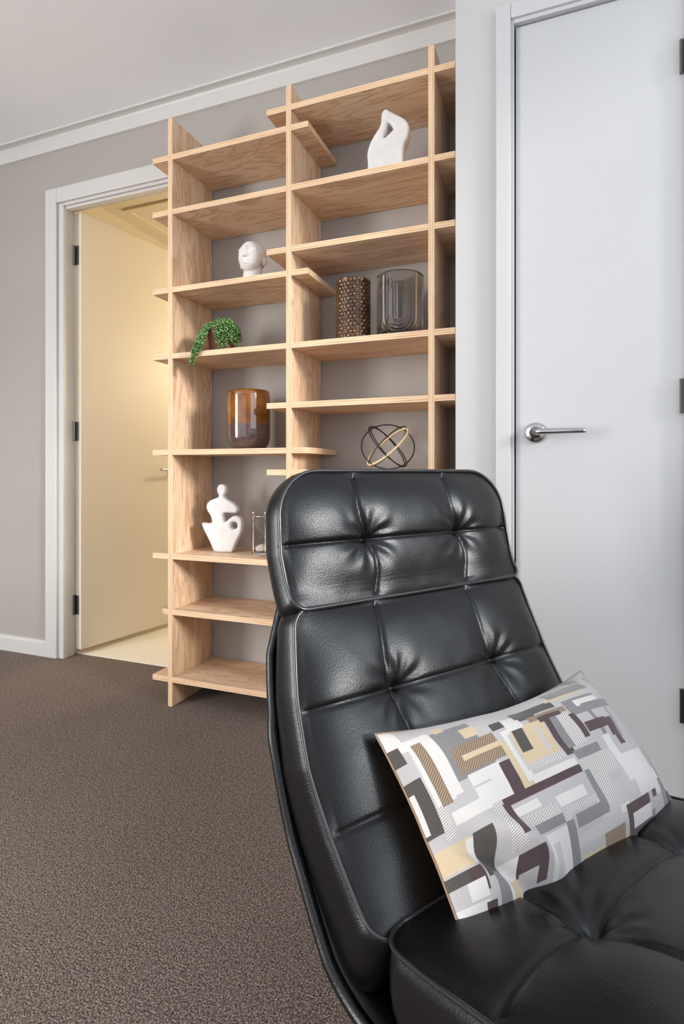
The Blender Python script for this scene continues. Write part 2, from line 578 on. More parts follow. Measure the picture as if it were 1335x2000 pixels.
# passage ceiling lamp (a round fitting with its own light)
lampm = NT('warm_lamp_glass')
lampm.set(Emission_Strength=6.0)
lampm.b.inputs['Emission Color'].default_value = (1.0, 0.80, 0.48, 1)
lampm.base(lampm.ramp(lampm.noise(lampm.coords(), 5.0), [(0.3, (0.9, 0.85, 0.75)), (0.7, (0.95, 0.9, 0.8))]))
PLX, PLY, PLZ = PX1, 2.95, 1.50
plamp = thing('wall_lamp', 'round warm wall lamp in the passage, hidden behind the bookcase', 'lamp', (PLX, PLY, PLZ))
o = lathe('lamp_shade', [(0.0, 0.075), (0.07, 0.068), (0.115, 0.045), (0.135, 0.015), (0.135, 0.012)], lampm.m, plamp, 40)
o.rotation_euler = (0, -PI / 2, 0)
o = lathe('lamp_base', [(0.145, 0.014), (0.145, 0.0), (0.0, 0.0)], M['trim'], plamp, 40)
o.rotation_euler = (0, -PI / 2, 0)
pl = bpy.data.lights.new('passage_lamp_light', 'POINT')
pl.energy, pl.color, pl.shadow_soft_size = 17, (1.0, 0.86, 0.62), 0.10
plo = bpy.data.objects.new('passage_lamp_light', pl)
plo.location = (PLX - 0.20, PLY, PLZ)
COL.objects.link(plo)

# ------------------------------------------------------------------ bookcase (egg-crate plywood)
BF, BB, TK = 1.601, WY - 0.003, 0.018
PAN = [(-1.272, -1.254), (-0.812, -0.794), (-0.352, -0.334)]
PTOP = 2.054
case = thing('bookcase', 'tall pine plywood egg-crate bookcase against the taupe wall', 'bookcase', (-0.80, BF, 0))
OX, OY = -0.80, BF
for x0, x1 in PAN:
    bm = bmesh.new()
    add_box(bm, (x0 - OX, 0, 0.0), (x1 - OX, BB - OY, PTOP))
    bmesh.ops.bevel(bm, geom=[e for e in bm.edges], offset=0.0008, segments=1, affect='EDGES')
    o = from_bm('panel', bm, [M['ply_panel'], M['edge_panel']], case)
    for p in o.data.polygons:
        p.material_index = 0 if abs(p.normal.x) > 0.9 else 1

def shelf(x0, x1, zb, rl=0.0, rr=0.0):
    """outline in plan with half-lap notches at the panels; rl / rr round the front corners"""
    D = BB - OY
    out = []
    def corner(cx, sgn, r):
        if r <= 0:
            return [(cx, 0.0)]
        k = []
        for i in range(7):
            a = i / 6 * PI / 2
            k.append((cx + sgn * (r - r * math.sin(a)), r - r * math.cos(a)))
        return k   # from (cx+sgn*r, 0) to (cx, r)
    left = corner(x0, 1, rl)
    out += list(reversed(left)) if rl > 0 else left
    for a, b in PAN:
        if x0 < a - 0.002 and x1 > b + 0.002:
            out += [(a, 0.0), (a, D * 0.55), (b, D * 0.55), (b, 0.0)]
    out += corner(x1, -1, rr)
    out += [(x1, D), (x0, D)]
    bm = bmesh.new()
    lo = [bm.verts.new((x - OX, y, zb)) for x, y in out]
    hi = [bm.verts.new((x - OX, y, zb + TK)) for x, y in out]
    n = len(out)
    for i in range(n):
        j = (i + 1) % n
        bm.faces.new((lo[i], lo[j], hi[j], hi[i]))
    bm.faces.new(list(reversed(lo)))
    bm.faces.new(hi)
    bmesh.ops.triangulate(bm, faces=[f for f in bm.faces if len(f.verts) > 4])
    o = from_bm('shelf', bm, [M['ply_shelf'], M['edge_shelf']], case)
    for p in o.data.polygons:
        p.material_index = 0 if abs(p.normal.z) > 0.9 else 1
    return o
L0, ST, LS, R1 = -1.338, -0.735, -0.882, -0.275
SH = {}
for key, x0, x1, z, rl, rr in (
        ('l1', L0, ST, 1.907, 0, 0), ('c2', L0, R1, 1.716, 0, 0), ('l3', L0, ST, 1.444, 0, 0), ('c4', L0, R1, 1.213, 0, 0),
        ('l5', L0, ST + 0.004, 0.878, 0, 0.02), ('l6', L0, ST, 0.5145, 0, 0), ('c7', L0 + 0.026, R1, 0.321, 0.03, 0), ('c8', L0, R1, 0.085, 0, 0),
        ('r1', LS, R1, 1.973, 0, 0), ('r3', LS, R1, 1.5206, 0, 0), ('r5', LS, R1, 1.023, 0, 0), ('r6', LS, R1, 0.808, 0, 0), ('r7', LS, R1, 0.600, 0, 0)):
    shelf(x0, x1, z, rl, rr)
    SH[key] = z + TK

# ------------------------------------------------------------------ shelf ornaments
def outline_solid(name, pts, holes, half, bev, mods, mat, parent=None):
    """thick rounded solid from a closed outline (x, z) with holes"""
    cu = bpy.data.curves.new(name, 'CURVE')
    cu.dimensions = '2D'
    cu.fill_mode = 'BOTH'
    cu.extrude = max(half - bev, 0.0005)
    cu.bevel_depth = bev
    cu.bevel_resolution = 5
    cu.offset = -bev
    for loop in [pts] + holes:
        sp = cu.splines.new('POLY')
        sm = smooth_path([(p[0], p[1], 0) for p in loop], 4, True)
        sp.points.add(len(sm) - 1)
        for q, p in zip(sp.points, sm):
            q.co = (p[0], p[1], 0, 1)
        sp.use_cyclic_u = True
    tmp = bpy.data.objects.new('temporary', cu)
    COL.objects.link(tmp)
    dg = bpy.context.evaluated_depsgraph_get()
    dg.update()
    me = bpy.data.meshes.new_from_object(tmp.evaluated_get(dg))
    bpy.data.objects.remove(tmp)
    me.transform(Matrix.Rotation(PI / 2, 4, 'X'))
    return evaluated(name, me, mods, mat, parent)

def px_outline(pts, z0, k, ox, oy, mpp, cx_px):
    """zoomed-pixel outline to metres; k = photo px per zoom px, (ox, oy) = crop corner"""
    return [((ox + x * k - cx_px) * mpp, (HOR - (oy + y * k)) * mpp + CAM_H - z0) for x, y in pts]

# white figure with a ring arm
zt = SH['l6']
base = on_z(438, 1078, zt)
mpp = base.y / ray(438, 1078).y
fig = [(330, 1225), (420, 1240), (560, 1240), (640, 1225), (700, 1080), (780, 930), (808, 800), (790, 700), (730, 652), (660, 650), (580, 700), (522, 748),
       (496, 735), (478, 660), (492, 606), (600, 600), (695, 603), (733, 550), (712, 492), (640, 430), (560, 390), (503, 345), (503, 312), (530, 270), (533, 205),
       (510, 155), (455, 135), (405, 155), (378, 210), (385, 270), (408, 310), (403, 342), (365, 362), (280, 392), (220, 440), (200, 500), (215, 570), (268, 650),
       (293, 735), (270, 768), (200, 775), (126, 766), (132, 830), (180, 930), (250, 1060), (300, 1170)]
hole = [(668 + 60 * math.cos(a), 805 + 60 * math.sin(a)) for a in [i * PI / 6 for i in range(12)]]
kz = 160 / 1335
o = outline_solid('figure_sculpture', px_outline(fig, zt, kz, 380, 930, mpp, 438), [px_outline(hole, zt, kz, 380, 930, mpp, 438)], 0.017, 0.007,
                  [('REMESH', dict(mode='VOXEL', voxel_size=0.0018)), ('SMOOTH', dict(factor=0.5, iterations=8))], M['stone'])
zmin = min(v.co.z for v in o.data.vertices)
o.location = (base.x, base.y, zt - zmin)
o.rotation_euler = (0, 0, math.radians(12))
tag(o, 'white abstract seated figure sculpture with a round arm hole, beside the hourglass', 'sculpture')

# white arch sculpture (folded arm form)
zt = SH['c2']
YA = 1.675
ca = on_y(757, 320, YA)
mpp = YA / ray(757, 320).y
arch = [(150, 1790), (128, 1500), (110, 1300), (125, 1140), (200, 930), (325, 725), (430, 570), (472, 420), (480, 250), (528, 155), (595, 125), (660, 158), (800, 258),
        (1000, 378), (1130, 490), (1200, 640), (1195, 800), (1150, 950), (1085, 1060), (1062, 1180), (1050, 1400), (1020, 1790), (600, 1800)]
ahole = [(655, 480), (750, 555), (782, 630), (765, 705), (680, 770), (570, 862), (535, 850), (570, 740), (612, 620), (630, 520)]
kz = 100 / 1335
o = outline_solid('arch_sculpture', px_outline(arch, zt, kz, 710, 220, mpp, 757), [px_outline(ahole, zt, kz, 710, 220, mpp, 757)], 0.026, 0.007,
                  [('REMESH', dict(mode='VOXEL', voxel_size=0.0022)), ('SMOOTH', dict(factor=0.5, iterations=18))], M['stone'])
zmin = min(v.co.z for v in o.data.vertices)
o.location = (ca.x, YA, zt - zmin)
o.rotation_euler = (0, 0, math.radians(10))
tag(o, 'white organic loop sculpture with a teardrop hole on an upper shelf', 'sculpture')

# white head
def blob(bm, c, r, rot=0.0, seg=20):
    m = Matrix.Translation(c) @ Matrix.Rotation(rot, 4, 'X') @ Matrix.Diagonal((*r, 1))
    bmesh.ops.create_uvsphere(bm, u_segments=seg, v_segments=seg // 2 + 2, radius=1.0, matrix=m)
zt = SH['l3']
hb = on_y(489, 540, 1.668)
bm = bmesh.new()     # face looks along -y
blob(bm, (0, 0.010, 0.098), (0.043, 0.053, 0.047))       # cranium
blob(bm, (0, -0.012, 0.086), (0.0395, 0.038, 0.052))     # face
blob(bm, (0, -0.018, 0.058), (0.029, 0.027, 0.024))      # jaw and chin
blob(bm, (0, -0.047, 0.088), (0.0060, 0.010, 0.022), 0.22)   # nose bridge
blob(bm, (0, -0.052, 0.074), (0.0085, 0.009, 0.0065))    # nose tip
blob(bm, (0, -0.043, 0.0600), (0.0150, 0.007, 0.0042))   # lips
blob(bm, (0, -0.041, 0.0530), (0.0125, 0.007, 0.0042))
for s in (-1, 1):
    blob(bm, (s * 0.016, -0.029, 0.100), (0.018, 0.0145, 0.010))   # brow
    blob(bm, (s * 0.041, 0.014, 0.078), (0.006, 0.012, 0.016), -0.2)   # ear
    blob(bm, (s * 0.041, 0.010, 0.066), (0.005, 0.007, 0.007))
bmesh.ops.create_cone(bm, cap_ends=True, segments=32, radius1=0.0335, radius2=0.029, depth=0.070, matrix=Matrix.Translation((0, 0.012, 0.035)))
me = bpy.data.meshes.new('head')
bm.to_mesh(me); bm.free()
o = evaluated('head_sculpture', me, [('REMESH', dict(mode='VOXEL', voxel_size=0.0018)), ('SMOOTH', dict(factor=0.5, iterations=7))], M['stone'])
zmin = min(v.co.z for v in o.data.vertices)
o.location = (hb.x, hb.y, zt - zmin * 1.04)
o.scale = (1.04, 1.04, 1.04)
o.rotation_euler = (math.radians(-7), 0, math.radians(4))
tag(o, 'white bald head sculpture on a plain neck', 'sculpture')

# amber two-tone vase
def amber_mat():
    m = NT('amber_and_smoke_glaze')
    tc = m.n('ShaderNodeTexCoord')
    sp = m.n('ShaderNodeSeparateXYZ')
    m.l(tc.outputs['Object'], sp.inputs[0])
    v = m.coords()
    drip = m.noise(v, 30.0, 4, 0.6)
    z = m.math('ADD', sp.outputs['Z'], m.math('MULTIPLY', m.math('SUBTRACT', drip, 0.5), 0.016))
    up = m.ramp(m.noise(v, 14.0, 3), [(0.3, lin((88, 46, 8))), (0.55, lin((132, 78, 22))), (0.75, lin((150, 98, 34)))])
    sp2 = m.noise(v, 420.0, 2, 0.7)
    lo = m.ramp(sp2, [(0.40, lin((58, 42, 36))), (0.62, lin((98, 82, 76))), (0.75, lin((136, 124, 120)))])
    k = m.ramp(z, [(0.084, (0, 0, 0)), (0.094, (1, 1, 1))])
    m.base(m.mix(k, lo, up))
    m.set(Roughness=0.10, Coat_Weight=0.6, Coat_Roughness=0.03)
    return m.m
zt = SH['l5']
p = on_y(485.5, 875, 1.70)
R = 0.0745
prof = [(0.0, 0.0), (R * 0.62, 0.0), (R * 0.80, 0.006), (R * 0.93, 0.020), (R, 0.042), (R, 0.09), (R, 0.15), (R, 0.185), (R * 0.985, 0.196), (R * 0.955, 0.203), (R * 0.93, 0.201),
        (R * 0.92, 0.19), (R * 0.92, 0.04), (R * 0.75, 0.016), (0.0, 0.012)]
o = lathe('amber_vase', prof, amber_mat(), None, 64)
o.location = (p.x, 1.70, zt)
tag(o, 'glossy cylindrical vase, amber above and speckled grey-brown below', 'vase')

# honeycomb bronze vase
def bronze_mat():
    m = NT('bronze_lustre_glass')
    v = m.coords()
    m.base(m.ramp(m.noise(v, 16.0, 3), [(0.3, lin((48, 30, 16))), (0.6, lin((92, 64, 36))), (0.75, lin((110, 88, 70)))]))
    m.set(Roughness=0.15, Metallic=0.6, Coat_Weight=0.5, Coat_Roughness=0.05)
    return m.m
zt = SH['c4']
p = on_y(689.5, 655, 1.69)
R, H = 0.0565, 0.197
NU, NV = 168, 110
vs, fs = [], []
cols, rows = 20, 17
def hexd(a, z):
    """distance to the nearest cell centre of a staggered lattice (in cell units)"""
    best = 9.0
    r0 = z / H * rows
    for rr in (math.floor(r0) - 1, math.floor(r0), math.floor(r0) + 1):
        off = 0.5 * (rr % 2)
        c0 = a / (2 * PI) * cols - off
        dc = (c0 - round(c0)) * (2 * PI * R / cols)
        dr = (r0 - rr - 0.5) * (H / rows)
        best = min(best, math.hypot(dc, dr * 1.3))
    return best
for i in range(NV + 1):
    z = H * i / NV
    edge = min(1.0, min(z, H - z) / 0.006)
    for k in range(NU):
        a = 2 * PI * k / NU
        d = hexd(a, z) / 0.0092
        r = R - 0.0030 * min(1.0, d * d) * edge
        vs.append((r * math.cos(a), r * math.sin(a), z))
for i in range(NV):
    for k in range(NU):
        q = (k + 1) % NU
        fs.append((i * NU + k, i * NU + q, (i + 1) * NU + q, (i + 1) * NU + k))
b0 = len(vs)
for r, z in ((R - 0.004, H + 0.001), (R - 0.007, H - 0.004), (R - 0.008, 0.02), (R - 0.02, 0.012)):
    for k in range(NU):
        a = 2 * PI * k / NU
        vs.append((r * math.cos(a), r * math.sin(a), z))
rows_ix = [NV * NU] + [b0 + j * NU for j in range(4)]
for j in range(4):
    for k in range(NU):
        q = (k + 1) % NU
        fs.append((rows_ix[j] + k, rows_ix[j] + q, rows_ix[j + 1] + q, rows_ix[j + 1] + k))
fs.append(tuple(rows_ix[4] + k for k in range(NU)))
fs.append(tuple(reversed(range(NU))))
o = from_py('honeycomb_vase', vs, fs, bronze_mat(), None, True)
o.location = (p.x, 1.69, zt)
tag(o, 'dark bronze glass vase with a dimpled honeycomb surface', 'vase')

# smoky ribbed glass vase
def smoke_mat():
    m = NT('smoky_ribbed_glass')
    v = m.coords()
    m.base(m.ramp(m.noise(v, 6.0, 2), [(0.3, (0.66, 0.64, 0.63)), (0.7, (0.72, 0.70, 0.69))]))
    m.set(Roughness=0.0, Transmission_Weight=1.0, IOR=1.35)
    return m.m
p = on_y(781, 648, 1.69)
R, H = 0.0725, 0.193
NU, NV = 256, 96
def rib(a, z):
    t = ((a + PI / 2) % PI) - PI / 2         # two mirrored panels round the vase
    x = abs(t) * R
    zc = 0.060
    d = x if z > zc else math.hypot(x, (zc - z) * 0.95)
    sp_ = 0.0100
    if d < 0.014:
        return 0.0
    return 0.5 - 0.5 * math.cos(2 * PI * (d - 0.014) / sp_)
vs, fs = [], []
rot0 = math.radians(-80)
for i in range(NV + 1):
    z = H * i / NV
    edge = min(1.0, min(z, H - z) / 0.004)
    rr = R - 0.006 * max(0.0, 1 - z / 0.010) ** 2
    for k in range(NU):
        a = 2 * PI * k / NU
        r = rr - 0.0055 * rib(a - rot0, z) * edge
        vs.append((r * math.cos(a), r * math.sin(a), z))
for i in range(NV):
    for k in range(NU):
        q = (k + 1) % NU
        fs.append((i * NU + k, i * NU + q, (i + 1) * NU + q, (i + 1) * NU + k))
b0 = len(vs)
inner = [(R - 0.0015, H + 0.0015), (R - 0.0050, H), (R - 0.0085, H - 0.006), (R - 0.0090, 0.03), (R - 0.013, 0.014), (R - 0.03, 0.011)]
for r, z in inner:
    for k in range(NU):
        a = 2 * PI * k / NU
        vs.append((r * math.cos(a), r * math.sin(a), z))
ri = [NV * NU] + [b0 + j * NU for j in range(len(inner))]
for j in range(len(inner)):
    for k in range(NU):
        q = (k + 1) % NU
        fs.append((ri[j] + k, ri[j] + q, ri[j + 1] + q, ri[j + 1] + k))
fs.append(tuple(ri[-1] + k for k in range(NU)))
fs.append(tuple(reversed(range(NU))))
o = from_py('ribbed_glass_vase', vs, fs, smoke_mat(), None, True)
o.location = (p.x, 1.69, zt)
tag(o, 'smoky grey glass vase with nested U-shaped ribs', 'vase')

# trailing plant
def leafmat():
    m = NT('string_of_pearls_leaf')
    v = m.coords()
    m.base(m.ramp(m.noise(v, 170.0, 2), [(0.36, lin((30, 66, 28))), (0.52, lin((76, 122, 56))), (0.66, lin((164, 196, 128)))]))
    m.set(Roughness=0.4)
    return m.m
LEAF = leafmat()
zt = SH['c4']
pc = on_y(433, 682, 1.678)
plant = thing('potted_plant', 'small brown pot with green bead-leaved stems trailing over the shelf edge', 'plant', (pc.x, 1.678, zt))
potm = plain('brown_terracotta', (104, 66, 46), 0.7)
PR, PHt = 0.052, 0.092
lathe('pot', [(0, 0), (PR * 0.82, 0), (PR * 0.90, 0.01), (PR, 0.055), (PR * 0.98, 0.082), (PR * 0.92, PHt), (PR * 0.84, PHt), (PR * 0.84, 0.075), (0, 0.072)], potm, plant, 40)
lathe('soil', [(0, 0.079), (PR * 0.83, 0.0755), (PR * 0.83, 0.070), (0, 0.070)], plain('dark_soil', (44, 32, 24), 0.95), plant, 24)
def loc_px(x, y, Y):
    return on_y(x, y, Y) - Vector((pc.x, 1.678, zt))
T0 = Vector((0, 0, 0.088))
strands = []
main = [T0 + Vector((0.008, -0.010, 0)), loc_px(424, 633, 1.650), loc_px(404, 640, 1.625), loc_px(394, 656, 1.605), loc_px(387, 672, 1.592), loc_px(380, 690, 1.588), loc_px(378, 702, 1.589), loc_px(377, 713, 1.590)]
for j in range(7):
    dj = Vector((random.uniform(-0.010, 0.010), random.uniform(-0.003, 0.006), random.uniform(-0.004, 0.006)))
    cut = len(main) - (0 if j < 2 else random.choice((1, 2, 2, 3)))
    strands.append([q + dj * min(1.0, 0.4 + i * 0.15) for i, q in enumerate(main[:cut])])
def drop(ang, reach, fall, rise=0.018):
    d = Vector((math.cos(ang), math.sin(ang), 0))
    return [T0 + d * 0.012, T0 + d * (reach * 0.55) + Vector((0, 0, rise)), T0 + d * reach + Vector((0, 0, rise * 0.3)),
            T0 + d * (reach + 0.010) + Vector((0, 0, -fall * 0.5)), T0 + d * (reach + 0.010) + Vector((0, 0, -fall))]
for ang, reach, fall in ((-70, 0.046, 0.060), (-62, 0.048, 0.075), (-55, 0.050, 0.050), (-78, 0.044, 0.035), (-48, 0.050, 0.072), (-40, 0.052, 0.040), (-30, 0.052, 0.052),
                         (-20, 0.054, 0.060), (-8, 0.054, 0.070), (2, 0.052, 0.045), (-14, 0.050, 0.030), (20, 0.05, 0.04), (45, 0.045, 0.03), (80, 0.045, 0.03), (120, 0.045, 0.03),
                         (150, 0.045, 0.025), (-60, 0.030, 0.0), (-30, 0.028, -0.004), (-100, 0.026, -0.002), (10, 0.03, 0.0), (60, 0.03, -0.005), (-45, 0.040, 0.012), (-120, 0.03, 0.0), (-5, 0.04, 0.015)):
    strands.append(drop(math.radians(ang), reach, fall, 0.016 + random.uniform(0, 0.010)))
ico = bmesh.new()
bmesh.ops.create_icosphere(ico, subdivisions=1, radius=1.0)
IV = [v.co.copy() for v in ico.verts]
IF = [tuple(v.index for v in f.verts) for f in ico.faces]
ico.free()
lv, lf, sv, sf = [], [], [], []
for st in strands:
    path = smooth_path(st, 9)
    a_, b_ = tube_data(path, 0.0011, 5)
    o0 = len(sv)
    sv += a_
    sf += [tuple(i + o0 for i in f) for f in b_]
    acc = 0.0
    for i in range(1, len(path)):
        acc += (path[i] - path[i - 1]).length
        if acc < 0.0030:
            continue
        acc = 0.0
        t = (path[i] - path[i - 1]).normalized()
        for q in range(3):
            d = Vector((random.gauss(0, 1), random.gauss(0, 1), random.gauss(0, 1)))
            d = (d - t * d.dot(t)).normalized()
            c = path[i] + d * random.uniform(0.005, 0.0085) + t * random.uniform(-0.002, 0.002)
            if c.z < 0.004 and c.y > BF - 1.678 - 0.002:
                c.z = 0.004
            m = d.to_track_quat('Z', 'Y').to_matrix()
            r1, r2 = random.uniform(0.0024, 0.0031), random.uniform(0.0036, 0.0048)
            o0 = len(lv)
            lv += [c + m @ Vector((v.x * r1, v.y * r1, v.z * r2)) for v in IV]
            lf += [tuple(k + o0 for k in f) for f in IF]
from_py('stems', sv, sf, plain('plant_stem_green', (70, 104, 50), 0.6), plant)
o = from_py('leaves', lv, lf, LEAF, plant)
o['kind'] = 'stuff'

# wire orb
zt = SH['r6']
YO = 1.70
oc = on_y(757, 874, YO)
RO = 0.0835
orb = thing('wire_orb', 'round ornament of black wire rings crossed by one gold rope ring', 'ornament', (oc.x, YO, zt), TH)
def ring_pts(ang, ratio, sgn, rad, n=72):
    e1 = Vector((math.cos(ang), 0, math.sin(ang)))
    pr = Vector((-math.sin(ang), 0, math.cos(ang)))
    tau = math.acos(ratio)
    e2 = pr * math.cos(tau) + Vector((0, sgn * math.sin(tau), 0))
    return [(e1 * math.cos(2 * PI * i / n) + e2 * math.sin(2 * PI * i / n)) * rad for i in range(n)]
rings = [('wire_ring', 2, 0.86, 1, 0.0), ('wire_ring', -46, 0.36, 1, 0.0), ('wire_ring', -50, 0.33, 1, -0.0022), ('wire_ring', 45, 0.30, -1, -0.001)]
allp = []
for nm, ang, ratio, sgn, dr in rings:
    allp.append(ring_pts(math.radians(ang), ratio, sgn, RO + dr))
low = min(p.z for q in allp for p in q) - 0.0014
for (nm, *_), q in zip(rings, allp):
    tube('wire_ring', [p - Vector((0, 0, low)) for p in q], 0.0019, M['wire'], orb, 8, True)
gp = ring_pts(math.radians(43), 0.22, 1, RO * 0.985, 288)
rope = []
for i, p in enumerate(gp):
    t = (gp[(i + 1) % 288] - gp[i - 1]).normalized()
    u = t.orthogonal().normalized()
    rope.append(p - Vector((0, 0, low)))
o = tube('rope_ring', rope, [0.0036 + 0.0010 * math.sin(i * PI / 2) for i in range(288)], plain('gold_rope', (236, 214, 170), 0.5, 0.1), orb, 8, True)
o['label'] = 'twisted gold rope ring'

# hourglass
zt = SH['l6']
hp = on_y(512, 1083, 1.70)
hg = thing('hourglass', 'silver framed sand hourglass half hidden behind the chair headrest', 'hourglass', (hp.x, 1.70, zt), 0.2)
lathe('base_plate', [(0, 0), (0.038, 0), (0.038, 0.004), (0.034, 0.010), (0.030, 0.012), (0, 0.012)], M['silver'], hg, 8, smooth=False)
lathe('top_plate', [(0, 0.131), (0.030, 0.131), (0.031, 0.134), (0.029, 0.137), (0, 0.137)], M['silver'], hg, 32)
glass = NT('clear_glass')
glass.base(glass.ramp(glass.noise(glass.coords(), 5.0), [(0.3, (0.95, 0.95, 0.94)), (0.7, (0.97, 0.97, 0.96))]))
glass.set(Roughness=0.02, Transmission_Weight=1.0, IOR=1.10)
lathe('glass_bulb', [(0.0, 0.0125), (0.022, 0.013), (0.0235, 0.022), (0.023, 0.036), (0.015, 0.055), (0.004, 0.068), (0.0028, 0.0715), (0.004, 0.075), (0.015, 0.088), (0.023, 0.107), (0.0235, 0.122),
                     (0.022, 0.130), (0.0, 0.1305)], glass.m, hg, 40)
lathe('sand', [(0.0, 0.0145), (0.0205, 0.0145), (0.0215, 0.026), (0.012, 0.033), (0.0, 0.038)], plain('white_sand', (226, 216, 200), 0.9), hg, 32)
for k in range(3):
    a = math.radians(190 + 120 * k)
    x, y = 0.0300 * math.cos(a), 0.0300 * math.sin(a)
    pr_ = [(0.0045, 0.010), (0.0032, 0.020), (0.0026, 0.030), (0.0026, 0.120), (0.0036, 0.128), (0.0030, 0.137), (0.0050, 0.142), (0.0050, 0.147), (0.0022, 0.152), (0.0, 0.153)]
    o = lathe('post', pr_, M['silver'], hg, 14)
    o.location = (x, y, 0)

# ------------------------------------------------------------------ lounge chair
VPX, Z0 = 2250.0, 0.84
AL = math.atan((VPX - CX) / F_PX) - TH
LV = Vector((math.sin(AL), math.cos(AL), 0))       # chair's left-to-right axis
FV = Vector((math.cos(AL), -math.sin(AL), 0))      # chair's facing
P0 = CAMP + ray(550, 1080) * (Z0 / F_PX)
W0, SC = 0.505, 0.33
cc = P0 + LV * (W0 / 2) + FV * SC
chair = thing('lounge_chair', 'black leather button-tufted lounge chair with a separate headrest cushion in the foreground', 'chair', (cc.x, cc.y, 0), -AL)
KS = Z0 / 0.86
def prof(pts):
    return [Vector((s * KS - SC, 0.818 - (0.818 - z) * KS)) for s, z in pts]

def interp(tab, t):
    for (a, va), (b, vb) in zip(tab, tab[1:]):
        if t <= b:
            k = (t - a) / (b - a)
            k = max(0.0, min(1.0, k))
            return va + (vb - va) * k
    return tab[-1][1]

def pad(name, pts, wtab, thick, tu, tv, puff, r_top, r_bot, nu=210, nv=150, seamd=0.0055, tuftd=0.020, ttab=None, edge_k=0.045, bulge=0.007):
    cur = smooth_path([(p.x, p.y, 0) for p in prof(pts)], 24)
    cum = [0.0]
    for a, b in zip(cur, cur[1:]):
        cum.append(cum[-1] + (b - a).length)
    LEN = cum[-1]
    def at(v):
        d = v * LEN
        lo, hi = 0, len(cum) - 1
        while hi - lo > 1:
            m = (lo + hi) // 2
            if cum[m] <= d:
                lo = m
            else:
                hi = m
        k = (d - cum[lo]) / max(1e-9, cum[hi] - cum[lo])
        p = cur[lo].lerp(cur[hi], k)
        i0, i1 = max(0, lo - 8), min(len(cur) - 1, hi + 8)
        t = (cur[i1] - cur[i0]).normalized()
        return p, t
    def width(v):
        ww = interp(wtab, v)
        for d, r in (((1 - v) * LEN, r_top), (v * LEN, r_bot)):
            if d < r:
                ww -= 2 * (r - math.sqrt(max(0.0, r * r - (r - d) ** 2)))
        return ww
    vs, nrm = [], []
    cells = []
    for j in range(nv + 1):
        k = j / nv
        v = 0.55 * (0.5 - 0.5 * math.cos(PI * k)) + 0.45 * k
        p, t = at(v)
        n = Vector((t.y, -t.x, 0))
        ww = width(v)
        for i in range(nu + 1):
            q = i / nu
            u = 0.45 * (0.5 - 0.5 * math.cos(PI * q)) + 0.55 * q
            l = (u - 0.5) * ww
            wfull = interp(wtab, v)
            du = min(u, 1 - u) * ww
            dv = min(v, 1 - v) * LEN
            h = puff * (1 - math.exp(-du / edge_k)) * (1 - math.exp(-dv / edge_k))
            a = v * LEN
            fade = min(1.0, du / 0.012) * min(1.0, dv / 0.012)
            dmin = 9.0
            for us in tu:
                bow = 0.012 * math.sin(PI * v * 2.0) if tv else 0.0
                dl = abs(l - (us - 0.5) * wfull - bow)
                dmin = min(dmin, dl)
            for vv in tv:
                dmin = min(dmin, abs(a - vv * LEN))
            h -= fade * (seamd * math.exp(-dmin / 0.022) + 0.0032 * math.exp(-(dmin / 0.0030) ** 2))
            for us in tu:
                for vv in tv:
                    dx = l - (us - 0.5) * wfull
                    dy = a - vv * LEN
                    r = math.hypot(dx, dy)
                    h -= tuftd * math.exp(-r / 0.026) + 0.005 * math.exp(-(r / 0.006) ** 2)
                    if r > 1e-5:
                        ang = math.atan2(dy, dx)
                        h += 0.0012 * math.sin(9 * ang + 3 * us + noise.noise(Vector((l * 30, a * 30, us))) * 1.5) * math.exp(-((r - 0.035) / 0.022) ** 2)
            nz = noise.noise(Vector((l * 11 + 5 * len(name), a * 11, 1.7))) * 0.0030 + noise.noise(Vector((l * 30, a * 30, 4.2))) * 0.0004
            h += nz * fade
            P = p + n * h
            vs.append(Vector((P.x, l, P.y)))
            cells.append((l, a, p, n, v))
    fs = []
    st = nu + 1
    for j in range(nv):
        for i in range(nu):
            a = j * st + i
            fs.append((a, a + 1, a + st + 1, a + st))
    loop = [i for i in range(st)] + [j * st + nu for j in range(1, nv + 1)] + [nv * st + i for i in range(nu - 1, -1, -1)] + [j * st for j in range(nv - 1, 0, -1)]
    m = len(loop)
    prev = loop
    pipe = []
    outs = []
    for x in range(m):
        la, aa, _, _, _ = cells[loop[x - 2]]
        lb, ab, _, _, _ = cells[loop[(x + 2) % m]]
        tx, ty = lb - la, ab - aa
        ln = math.hypot(tx, ty) or 1.0
        outs.append((ty / ln, -tx / ln))
    for x in range(m):
        l, a, p, n, v = cells[loop[x]]
        ol, oa = outs[x]
        _, t = at(v)
        P = p + n * 0.0012 + t * (oa * 0.001)
        pipe.append(Vector((P.x, l + ol * 0.001, P.y)))
    steps = 6
    for k in range(1, steps + 1):
        ring = []
        f = k / steps
        for x in range(m):
            l, a, p, n, v = cells[loop[x]]
            ol, oa = outs[x]
            _, t = at(v)
            th = thick if ttab is None else interp(ttab, v)
            b = bulge * math.sin(PI * f) - (0.012 * max(0.0, f - 0.8) / 0.2)
            P = p - n * (th * f) + t * (oa * b)
            ring.append(len(vs))
            vs.append(Vector((P.x, l + ol * b, P.y)))
        for x in range(m):
            y = (x + 1) % m
            fs.append((prev[y], prev[x], ring[x], ring[y]))
        prev = ring
    # back closed with strips between the two long sides
    left = list(reversed(prev[-(nv - 1):])) if nv > 1 else []
    bot = prev[:st]; right = prev[st - 1:st + nv]; top = prev[st + nv - 1:st + nv + nu]
    leftc = [prev[0]] + list(reversed(prev[st + nv + nu:])) + [top[-1]]
    for j in range(nv):
        fs.append((leftc[j], right[j], right[j + 1], leftc[j + 1])[::-1])
    o = from_py(name, vs, fs, M['leather'], chair, True)
